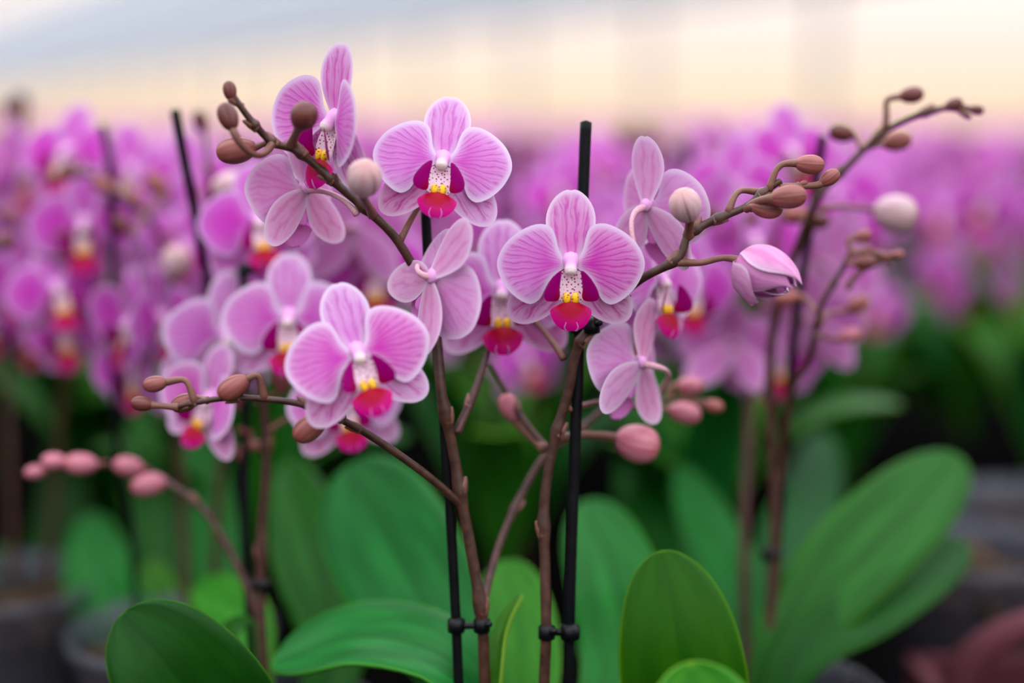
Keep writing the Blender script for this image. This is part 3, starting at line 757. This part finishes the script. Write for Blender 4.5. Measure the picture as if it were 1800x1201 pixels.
# --- left neighbour: open flower, low bud stem
p1 = Plant('orchid_plant', base_of(465, .59), 'slightly blurred orchid left of the middle plant with a low stem of pink buds')
p1.stem([(475, 1345, .59), (464, 1180, .59), (458, 1060, .59), (461, 930, .588), (468, 830, .585), (466, 740, .583), (455, 660, .58), (440, 590, .58), (450, 520, .585), (500, 470, .59)], .0023, .0014, 'stem_pink', (.3, .5))
p1.stem([(456, 1090, .59), (422, 1005, .592), (365, 905, .596), (305, 855, .60), (262, 830, .605), (190, 818, .61), (110, 822, .615)], .0018, .0009, 'stem_pink', (.4, .7))
p1.flower(508, 560, .572, 236, 4, 12, 0, 'open')
p1.flower(395, 590, .60, 230, 30, 0, -10, 'open')
p1.flower(372, 702, .578, 205, -34, 10, -14, 'cupped', (430, 700, .585))
p1.flower(606, 706, .575, 205, 10, 14, 8, 'open', (470, 760, .583))
for (x, y, ln, an, m) in ((262, 852, 64, 188, 'bud_pink'), (226, 820, 54, 170, 'bud_pink'), (143, 816, 58, 176, 'bud_pink'), (95, 811, 44, 180, 'bud_pink'), (62, 830, 38, 190, 'bud_pink')):
    p1.bud(x, y, .60, ln, an, m, None, 5, .4)
for (x, y, an) in ((400, 795, 200), (428, 797, 240), (432, 762, 120), (445, 783, 170), (465, 783, 20)): p1.bud(x, y, .60, 32, an, 'bud', (452, 790, .598), 20, .2)
p1.bud(494, 668, .585, 52, 100, 'bud', None, 0, .2)
p1.leaf([(440, 1400, .53), (400, 1300, .50), (300, 1170, .485), (215, 1078, .485)], 118, (.25, -1, .35), 'leaf_dark', .12, (.55, 1))
p1.leaf([(520, 1340, .60), (590, 1140, .63), (545, 970, .66), (505, 810, .70)], 70, TOCAM, 'leaf', .15)
p1.leaf([(450, 1340, .59), (435, 1110, .62), (395, 1060, .65), (340, 1035, .68)], 52, (-.2, -.7, .6), 'leaf_light', .15)
p1.leaf([(440, 1340, .58), (400, 1130, .58), (440, 1088, .58)], 22, (-.4, -.8, .2), 'leaf', .2)
stake([(428, 470, .60), (432, 640, .60), (430, 900, .598), (436, 1040, .598), (446, 1200, .598)], 'black support stake of the blurred orchid left of the middle plant', clips=[(430, 475, .60, 455, 472, .60), (440, 1030, .598, 462, 1030, .59)])

# --- farther left: the leaning stake and two more sprays
p2 = Plant('orchid_plant', base_of(310, .70), 'blurred orchid on the left with a leaning black stake and dense blooms')
p2.stem([(330, 1340, .70), (330, 1100, .70), (318, 850, .70), (305, 620, .69), (288, 450, .68), (262, 385, .675), (215, 345, .67), (165, 310, .665), (115, 300, .66)], .0024, .001, 'stem', (.7, .85))
p2.stem([(352, 1340, .70), (372, 1100, .69), (385, 850, .68), (405, 620, .66), (408, 490, .65), (390, 425, .645), (374, 335, .64), (362, 255, .64), (356, 205, .64)], .0022, .001, 'stem_pink', (.6, .8))
for f in ((150, 395, .68, 205, -2, 6, 2, 'open'), (195, 480, .69, 190, 16, 0, -6, 'open'), (235, 565, .655, 205, -48, -4, -18, 'cupped'), (118, 572, .70, 185, -16, 0, 10, 'open'),
          (120, 268, .71, 190, -20, 20, 0, 'open'), (280, 560, .66, 200, 70, 0, 0, 'open'), (455, 388, .605, 215, 14, 14, 6, 'open'), (310, 400, .72, 200, -30, 5, 0, 'open'),
          (330, 320, .74, 190, 30, 5, 0, 'open'), (620, 400, .62, 215, 160, 10, 0, 'open'), (655, 470, .64, 230, 20, 0, 0, 'reflex'), (545, 470, .65, 215, 0, 0, 10, 'open'),
          (230, 300, .76, 180, 20, 10, 0, 'open'), (300, 490, .71, 190, 0, 0, 0, 'open'), (240, 650, .68, 170, -30, -5, 0, 'cupped')):
    p2.flower(*f, full=False)
for bd in ((182, 326, .655, 42, 150, 'bud'), (215, 396, .655, 40, 120, 'bud_dark'), (276, 325, .68, 52, 130, 'bud'), (310, 462, .655, 62, 80, 'bud_pale_r'), (405, 326, .63, 72, 10, 'bud_pale'),
           (352, 213, .64, 40, 100, 'bud_dark'), (122, 302, .66, 40, 180, 'bud_dark'), (95, 316, .66, 28, 200, 'bud_dark')): p2.bud(*bd, None, 15, .5)
p2.leaf([(300, 1340, .70), (245, 1150, .72), (180, 1030, .75), (155, 905, .78)], 70, TOCAM, 'leaf', .12)
p2.leaf([(340, 1340, .71), (310, 1140, .74), (280, 1060, .75), (265, 985, .76)], 45, TOCAM, 'leaf_light', .12)
p2.leaf([(370, 1340, .72), (400, 1100, .75), (360, 860, .79), (345, 720, .82)], 52, TOCAM, 'leaf', .12)
p2.leaf([(290, 1340, .73), (280, 1000, .78), (260, 860, .80), (245, 720, .83)], 48, TOCAM, 'leaf', .12)
stake([(308, 194, .585), (322, 270, .59), (340, 360, .60), (366, 505, .62), (392, 700, .65), (440, 1000, .68)], 'leaning black stake standing clear among the blurred blooms on the left', r=.0021)
stake([(180, 220, .66), (196, 330, .665), (204, 740, .68), (226, 900, .69), (242, 1080, .695)], 'blurred black stake left of the leaning one')
p3 = Plant('orchid_plant', base_of(40, .78), 'blurred orchid at the left edge with dark buds against the pale sky')
p3.stem([(60, 1340, .78), (85, 1000, .77), (110, 700, .75), (108, 520, .73), (70, 430, .72), (0, 380, .71), (-60, 340, .70)], .0022, .001, 'stem', (.8,))
p3.stem([(30, 1340, .79), (20, 900, .79), (10, 600, .80), (18, 350, .80), (40, 220, .80), (38, 165, .80)], .0022, .001, 'stem', (.8,))
for f in ((40, 490, .75, 180, 10, 0, 0, 'open'), (30, 330, .80, 170, -20, 10, 5, 'open'), (-40, 420, .78, 180, 10, 0, 0, 'open'), (85, 420, .79, 170, 40, 0, 0, 'cupped'), (60, 575, .80, 165, -30, -5, 0, 'open'), (-20, 560, .80, 165, 0, 0, 0, 'open')):
    p3.flower(*f, full=False)
for bd in ((38, 182, .80, 40, 95, 'bud_dark'), (15, 195, .80, 38, 110, 'bud_dark'), (20, 235, .80, 40, 200, 'bud_dark'), (25, 285, .78, 52, 200, 'bud')): p3.bud(*bd, None, 10, .5)
p3.leaf([(110, 1340, .78), (118, 1160, .78), (85, 1030, .79)], 26, TOCAM, 'leaf_yellow', .15)
p3.leaf([(10, 1340, .80), (-10, 1120, .80), (5, 960, .82)], 40, TOCAM, 'leaf_olive', .15)
p3.leaf([(50, 1340, .80), (70, 1100, .84), (110, 900, .88), (100, 760, .92)], 50, TOCAM, 'leaf_dark', .15)

# --- right neighbour
p4 = Plant('orchid_plant', base_of(1345, .62), 'blurred orchid right of the middle plant with a tall bud spray reaching the upper right')
p4.stem([(1340, 1345, .62), (1350, 1150, .62), (1362, 950, .618), (1358, 800, .615), (1352, 680, .612), (1362, 560, .605), (1400, 440, .59), (1440, 345, .575), (1492, 290, .57), (1560, 228, .565), (1635, 195, .56), (1690, 185, .558)], .0026, .0010, 'stem', (.35, .7, .8, .9))
p4.stem([(1355, 1340, .63), (1368, 900, .62), (1388, 700, .60), (1420, 640, .59), (1436, 575, .58), (1444, 535, .577), (1478, 478, .573), (1497, 440, .57)], .0018, .0010, 'stem', (.6, .8))
p4.stem([(1320, 1340, .65), (1308, 1000, .66), (1318, 700, .67), (1330, 540, .67), (1360, 420, .67), (1400, 300, .67)], .0026, .0012, 'stem_pink', (.4,))
for f in ((1325, 425, .615, 215, 12, 8, 0, 'open'), (1290, 330, .63, 210, -20, 10, 0, 'open'), (1390, 268, .64, 200, 20, 15, 0, 'open'), (1290, 605, .61, 205, 155, 0, 0, 'reflex'), (1215, 505, .59, 200, 28, 0, -5, 'open'),
          (1425, 560, .625, 210, 150, 10, 0, 'open'), (1455, 470, .64, 210, 165, 0, 20, 'open'), (1230, 425, .65, 200, 10, 0, 0, 'open'), (1370, 620, .64, 190, 30, -8, 0, 'cupped'), (1250, 560, .66, 190, -40, 0, 0, 'cupped'),
          (1390, 380, .68, 200, 0, 8, 0, 'open'), (1470, 340, .70, 195, -15, 8, 0, 'open'), (1180, 450, .67, 200, -10, 0, 0, 'open'), (1500, 400, .69, 190, 20, 0, 0, 'reflex')):
    p4.flower(f[0], f[1], f[2]*1.09, f[3]*.94, *f[4:], full=False)
for bd in ((1602, 167, .56, 44, 8, 'bud_dark', (1556, 228, .565), 0, 1.2), (1676, 184, .558, 34, 20, 'bud_dark', (1640, 196, .56), 0, .0), (1717, 193, .558, 26, -8, 'bud_dark', (1685, 186, .558), 0, .1),
           (1700, 203, .558, 16, -30, 'bud_dark', (1680, 190, .558), 0, .0), (1480, 234, .575, 48, 170, 'bud_dark', (1515, 262, .57), 10, .1), (1576, 248, .575, 54, 12, 'bud', (1530, 258, .57), -10, .1),
           (1574, 376, .60, 78, -10, 'bud_pale_r', (1445, 368, .58), 5, .15), (1400, 378, .60, 50, 180, 'bud', (1425, 380, .58), 10, .2), (1435, 388, .60, 46, -5, 'bud_dark', (1420, 390, .585), 10, .2),
           (1516, 415, .57, 34, 15, 'bud', (1497, 455, .57), 0, 1.2), (1520, 462, .565, 40, 8, 'bud_dark', (1490, 460, .572), 0, .2), (1528, 452, .575, 34, 170, 'bud_dark', (1490, 508, .575), 0, .8),
           (1577, 448, .568, 24, 5, 'bud', (1500, 448, .57), 0, .4), (1556, 456, .568, 20, -50, 'bud_dark', (1510, 446, .57), 0, .4), (1507, 536, .60, 46, 30, 'bud', (1440, 570, .58), 5, .4), (1492, 590, .60, 42, 20, 'bud_pink', (1436, 590, .58), 5, .1),
           (1385, 524, .59, 46, 190, 'bud', (1438, 552, .58), 0, .1)): p4.bud(*bd)
p4.leaf([(1330, 1330, .61), (1385, 1130, .615), (1500, 985, .63), (1690, 805, .68)], 84, (-.2, -.85, .45), 'leaf', .12, (.6, 1))
p4.leaf([(1345, 1340, .60), (1400, 1160, .605), (1530, 1070, .62), (1700, 955, .66)], 58, (.25, -.55, .8), 'leaf_dark', .2, (.6, 1))
p4.leaf([(1320, 1340, .66), (1290, 1040, .70), (1245, 930, .73), (1195, 820, .76)], 52, TOCAM, 'leaf', .12)
p4.leaf([(1300, 1340, .68), (1220, 1000, .74), (1150, 900, .78), (1110, 790, .82)], 70, TOCAM, 'leaf_dark', .12)
p4.leaf([(1340, 1340, .68), (1380, 1000, .74), (1430, 860, .80), (1450, 760, .84)], 62, TOCAM, 'leaf_dark', .12)
stake([(1446, 240, .60), (1426, 385, .605), (1405, 520, .61), (1387, 690, .615), (1366, 980, .62), (1345, 1200, .625)], 'black support stake right of the middle plant beside the tall bud spray', clips=[(1362, 975, .62, 1350, 975, .618)])

# ------------------------------------------------------------------ pots, bark and a carrier tray
def pot(x, y, label, r=.048, bark=True, group=None):
    e = empty('plant_pot', (x, y, BENCH)); tag(e, label, 'pot', group)
    q = MB(); h = .10
    q.lathe([(.001, .001), (r*.72, .0), (r*.74, .004), (r*.96, h-.012), (r*1.0, h-.010), (r*1.05, h-.006), (r*1.05, h), (r*1.0, h), (r*.95, h-.012), (r*.70, .006), (.001, .006)], 'potplastic', 28); q.obj('shell', e)
    if bark:
        rng = random.Random(int((x+3)*1000)); q = MB()
        q.lathe([(.001, .075), (r*.6, .076), (r*.92, .078), (r*.70, .008), (.001, .008)], 'bark', 16)
        for k in range(46):
            a = rng.random()*6.28; rr = r*.88*math.sqrt(rng.random()); t = MB(); t.box((0, 0, 0), (.004+.005*rng.random(), .003+.003*rng.random(), .002+.002*rng.random()), 'bark')
            mt = Matrix.Translation((rr*math.cos(a), rr*math.sin(a), .079+.004*rng.random())) @ Matrix.Rotation(rng.random()*6, 4, 'Z') @ Matrix.Rotation(rng.random()*.8, 4, 'X')
            V = t.v[0] @ np.array(mt)[:3, :3].T+np.array(mt)[:3, 3]; q.add(V, t.f, 'bark')
        s_ = q.obj('bark_substrate', e, sm=False); s_['kind'] = 'stuff'
    return e
for pl, lb in ((p0, 'clear plastic pot of the middle orchid'), (p1, 'clear plastic pot of the orchid left of the middle one'), (p2, 'clear plastic pot under the leaning stake on the left'),
               (p3, 'clear plastic pot at the left edge of the bench'), (p4, 'clear plastic pot of the orchid right of the middle plant')):
    pot(pl.base[0], pl.base[1], lb)

# ------------------------------------------------------------------ the field of orchids behind
rng = random.Random(11)
def gen_variant(seed):
    g = random.Random(seed); rec = dict(stems=[], flowers=[], buds=[], leaves=[])
    for sgn in (-1, 1):
        top = .172+.036*g.random(); sp = .055+.05*g.random(); fy = -.01-.03*g.random()
        pts = [(.012*sgn, 0, -.02), (.014*sgn, .004, .06), (.016*sgn+.01*g.uniform(-1, 1), 0, .105), (.03*sgn, fy*.5, .145), (.02*sgn+sp*.5*sgn, fy, top-.01), (.02*sgn+sp*sgn, fy*1.2, top+.01), (.035*sgn+sp*1.25*sgn, fy*1.3, top+.02)]
        C = catmull([np.array(p) for p in pts], 6); rec['stems'].append(C)
        n = g.choice((4, 5, 5))
        for k in range(n):
            t = .52+.36*k/(n-1); c = C[int(t*(len(C)-1))]; sd = 1 if k % 2 else -1
            loc = c+np.array([sd*.014+g.uniform(-.01, .01), -.016+g.uniform(-.02, .016), sd*.015+g.uniform(-.012, .008)])
            rec['flowers'].append((loc, frot(sgn*20+sd*18+g.gauss(0, 28), g.uniform(-6, 20), g.gauss(0, 12)), .0245*g.uniform(.92, 1.12), g.choice(('open', 'open', 'cupped', 'reflex')), c))
        for k in range(3):
            c = C[-1-2*k]; a = g.uniform(0, 6.28)
            rec['buds'].append((c+np.array([.010*sgn*(k == 0)+.006*math.cos(a), .006*math.sin(a), .008+.003*k]), g.uniform(.008, .014), Vector((sgn*.7, g.uniform(-.5, .5), g.uniform(-.2, .9))), c))
    nl = 6
    for k in range(nl):
        a = 2*math.pi*(k/nl)+g.uniform(-.4, .4); L = g.uniform(.09, .13) if k % 2 else g.uniform(.06, .09); up = g.uniform(.07, .10) if k % 2 else g.uniform(.11, .15); dx, dy = math.cos(a), math.sin(a)
        rec['leaves'].append(([(0.004*dx, .004*dy, -.015), (.03*dx, .03*dy, up*.55), (.065*dx, .065*dy, up*.95), (L*.85*dx, L*.85*dy, up*1.05)], g.uniform(.018, .026), (-dx*.7, -dy*.7, .8), g.choice(('leaf', 'leaf', 'leaf_dark', 'leaf_light'))))
    rec['stem_m'] = []; rec['spike_m'] = []
    for C in rec['stems']:
        q = MB(); q.tube(C, [.0022, .0018, .001], 'stem_pink', ns=6, smooth_pts=False); rec['stem_m'].append(q.mesh('flower_stem'))
    q = MB()
    for i, C in enumerate(rec['stems']):
        q = MB(); q.tube(C[::2], [.0022, .0018, .001], 'stem_pink', ns=5, smooth_pts=False)
        for fl in rec['flowers'][i*0:]:
            if any(np.allclose(fl[4], c) for c in C): q.tube([fl[4], fl[0]+np.array([0, .006, 0])], .0010, 'pedicel', ns=4, n=2)
        for bd in rec['buds'][i*3:i*3+3]:
            t = MB(); pr = [(.003, -.5), (.26, -.3), (.33, 0), (.22, .34), (.004, .5)]; t.lathe(pr, 'bud_dark', 7)
            V = t.v[0]*bd[1]; A_ = np.array(bd[2].to_track_quat('Z', 'Y').to_matrix()); q.add(V @ A_.T+bd[0], t.f, 'bud_dark')
            q.tube([bd[3], bd[0]], .0007, 'pedicel', ns=4, n=2)
        rec['spike_m'].append(q); 
    rec['leaf_m'] = [leaf_mesh([np.array(p) for p in sp], hw, nr, m, .2, ns=12, nw=5) for sp, hw, nr, m in rec['leaves']]
    rec['spike_me'] = [q.mesh('flower_stem') for q in rec['spike_m']]
    return rec
VARS = [gen_variant(s) for s in range(7)]
q = MB(); q.tube([(0, 0, -.03), (0.002, 0, .10), (0, 0, .24)], .0018, 'stake', ns=8, n=3); ROD = q.mesh('rod')

near_bases = [pl.base for pl in (p0, p1, p2, p3, p4)]
spots = []
row = 0; y = .80
while y < 3.7:
    half = .36*y*1.35+.14; x = -half+(row % 2)*.065
    while x < half:
        jx, jy = x+rng.uniform(-.018, .018), y+rng.uniform(-.02, .02)
        ok = all(math.hypot(jx-b_[0], jy-b_[1]) > .115 for b_ in near_bases)
        if jx/jy > .20 and jy < .98: ok = False          # open bench at the lower right
        if ok: spots.append((jx, jy, row))
        x += .13 if y < 1.8 else .155
    y += .125 if y < 1.8 else .15; row += 1
spots.sort(key=lambda s_: s_[1])
def place_plant(x, y, k, rw):
    rec = VARS[k % len(VARS)]; rz = rng.uniform(-75, 75); s_ = rng.uniform(.92, 1.06)
    e = empty('orchid_plant', (x, y, RIM-.012)); e.rotation_euler = (0, 0, R(rz)); e.scale = (s_, s_, s_)
    tier = 2 if y < 1.12 else 3
    lab = ('blurred pink orchid beyond the edge of the nearest rows', 'orchids in the nearest blurred rows') if tier == 2 else ('strongly blurred pink orchid in the far rows of the bloom field', 'orchids in the far rows')
    tag(e, lab[0], 'orchid', lab[1])
    for me in (rec['spike_me']): inst('flower_stem', me, e)
    for (loc, rot, sc_, var, c) in rec['flowers']:
        mw = fmat(loc, rot, sc_)
        if tier == 2:
            f = empty('flower', parent=e, mw=mw)
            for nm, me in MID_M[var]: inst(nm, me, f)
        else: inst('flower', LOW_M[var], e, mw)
    for me in rec['leaf_m'][: (6 if y < 1.5 else 3)]: inst('leaf', me, e)
    return e
k = 0
ORD = ['first', 'second', 'third', 'fourth', 'fifth', 'sixth', 'seventh', 'eighth', 'ninth', 'tenth']
def in_frame(s_): return abs(s_[0]) < .36*s_[1]
for (x, y, rw) in spots[:295]:
    e_ = place_plant(x, y, rng.randrange(100), rw); k += 1
    if y < 1.12 and in_frame((x, y)):
        mates = sorted(t_[0] for t_ in spots if t_[2] == rw and in_frame(t_)); n_ = mates.index(x)
        e_['label'] = 'softly blurred pink orchid, %s from the left in the %s row behind the sharp sprays' % (ORD[n_], ORD[rw]); e_['group'] = 'orchids in the nearest blurred rows'
    if rng.random() < (.6 if y < 1.3 else .25):
        st = empty('support_stake', (x+rng.uniform(-.02, .02), y+.012, RIM-.012)); st.rotation_euler = (R(rng.gauss(0, 4)), R(rng.gauss(0, 5)), 0)
        tag(st, 'thin black stake among the blurred blooms behind the middle plant', 'stake', 'stakes among the blurred rows'); inst('rod', ROD, st)
# pots in the open gap at the lower right and left
for (x, y, l) in ((.262, .80, 'clear plastic pot with bark at the lower right, beyond the large leaf'), (.34, .90, 'clear plastic pot with bark by the right edge, behind its neighbour')):
    pot(x, y, l, .055)
t0 = empty('carrier_tray', (.300, .665, BENCH)); tag(t0, 'dusky mauve plastic carrier tray in the lower right corner', 'tray')
q = MB(); q.box((0, 0, .006), (.085, .06, .006), 'mauve'); q.obj('base', t0, sm=False)
for (cx, cy, hx, hy) in ((0, -.06, .085, .004), (0, .06, .085, .004), (-.085, 0, .004, .064), (.085, 0, .004, .064)):
    q = MB(); q.box((cx, cy, .03), (hx, hy, .03), 'mauve'); q.obj('side', t0, sm=False)
q = MB(); q.tube([(-.085, -.01, .05), (-.08, -.01, .085), (-.04, -.01, .105), (.04, -.01, .105), (.08, -.01, .085), (.085, -.01, .05)], .008, 'mauve', ns=10, n=6); q.obj('handle', t0)

# everything farther: one mass of bloom nobody could count
acc = MB(); rows = []
cl = []
for rec in VARS[:4]:
    a = MB()
    for (loc, rot, sc_, var, c) in rec['flowers']:
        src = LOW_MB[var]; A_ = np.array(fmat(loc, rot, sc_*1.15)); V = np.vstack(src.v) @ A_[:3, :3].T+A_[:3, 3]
        off = a.n; a.v.append(V); a.n += len(V); a.rim += src.rim; a.uv += src.uv
        mp = [a.mi(m) for m in src.mats]
        a.f += [tuple(off+i for i in f) for f in src.f]; a.m += [mp[i] for i in src.m]
    for qs in rec['spike_m']:
        off = a.n; V = np.vstack(qs.v); a.v.append(V); a.n += len(V); a.rim += qs.rim; a.uv += qs.uv
        mp = [a.mi(m) for m in qs.mats]; a.f += [tuple(off+i for i in f) for f in qs.f]; a.m += [mp[i] for i in qs.m]
    cl.append((a, np.vstack(a.v), np.concatenate(a.rim), np.vstack(a.uv)))
far_spots = [s_[:2] for s_ in spots[295:]]
y = 3.85
while y < 11.5:
    half = .36*y*1.12; x = -half
    while x < half:
        far_spots.append((x+rng.uniform(-.06, .06), y+rng.uniform(-.08, .08))); x += .24+.02*(y-3.8)
    y += .26+.09*(y-3.8)
for (x, y) in far_spots:
    a, V, ri, uv = rng.choice(cl); an = R(rng.uniform(-70, 70)); c, s_ = math.cos(an), math.sin(an)
    Rm = np.array([[c, -s_, 0], [s_, c, 0], [0, 0, 1]]); off = acc.n
    acc.v.append(V @ Rm.T+np.array([x, y, RIM-.012])); acc.n += len(V); acc.rim.append(ri); acc.uv.append(uv)
    mp = [acc.mi(m) for m in a.mats]
    acc.f += [tuple(off+i for i in f) for f in a.f]; acc.m += [mp[i] for i in a.m]
o = acc.obj('distant_orchid_bloom'); tag(o, 'distant haze of pink orchid bloom along the horizon', 'flowers', kind='stuff')
print('objects', len(bpy.data.objects), 'spots', len(spots), 'far', len(far_spots))
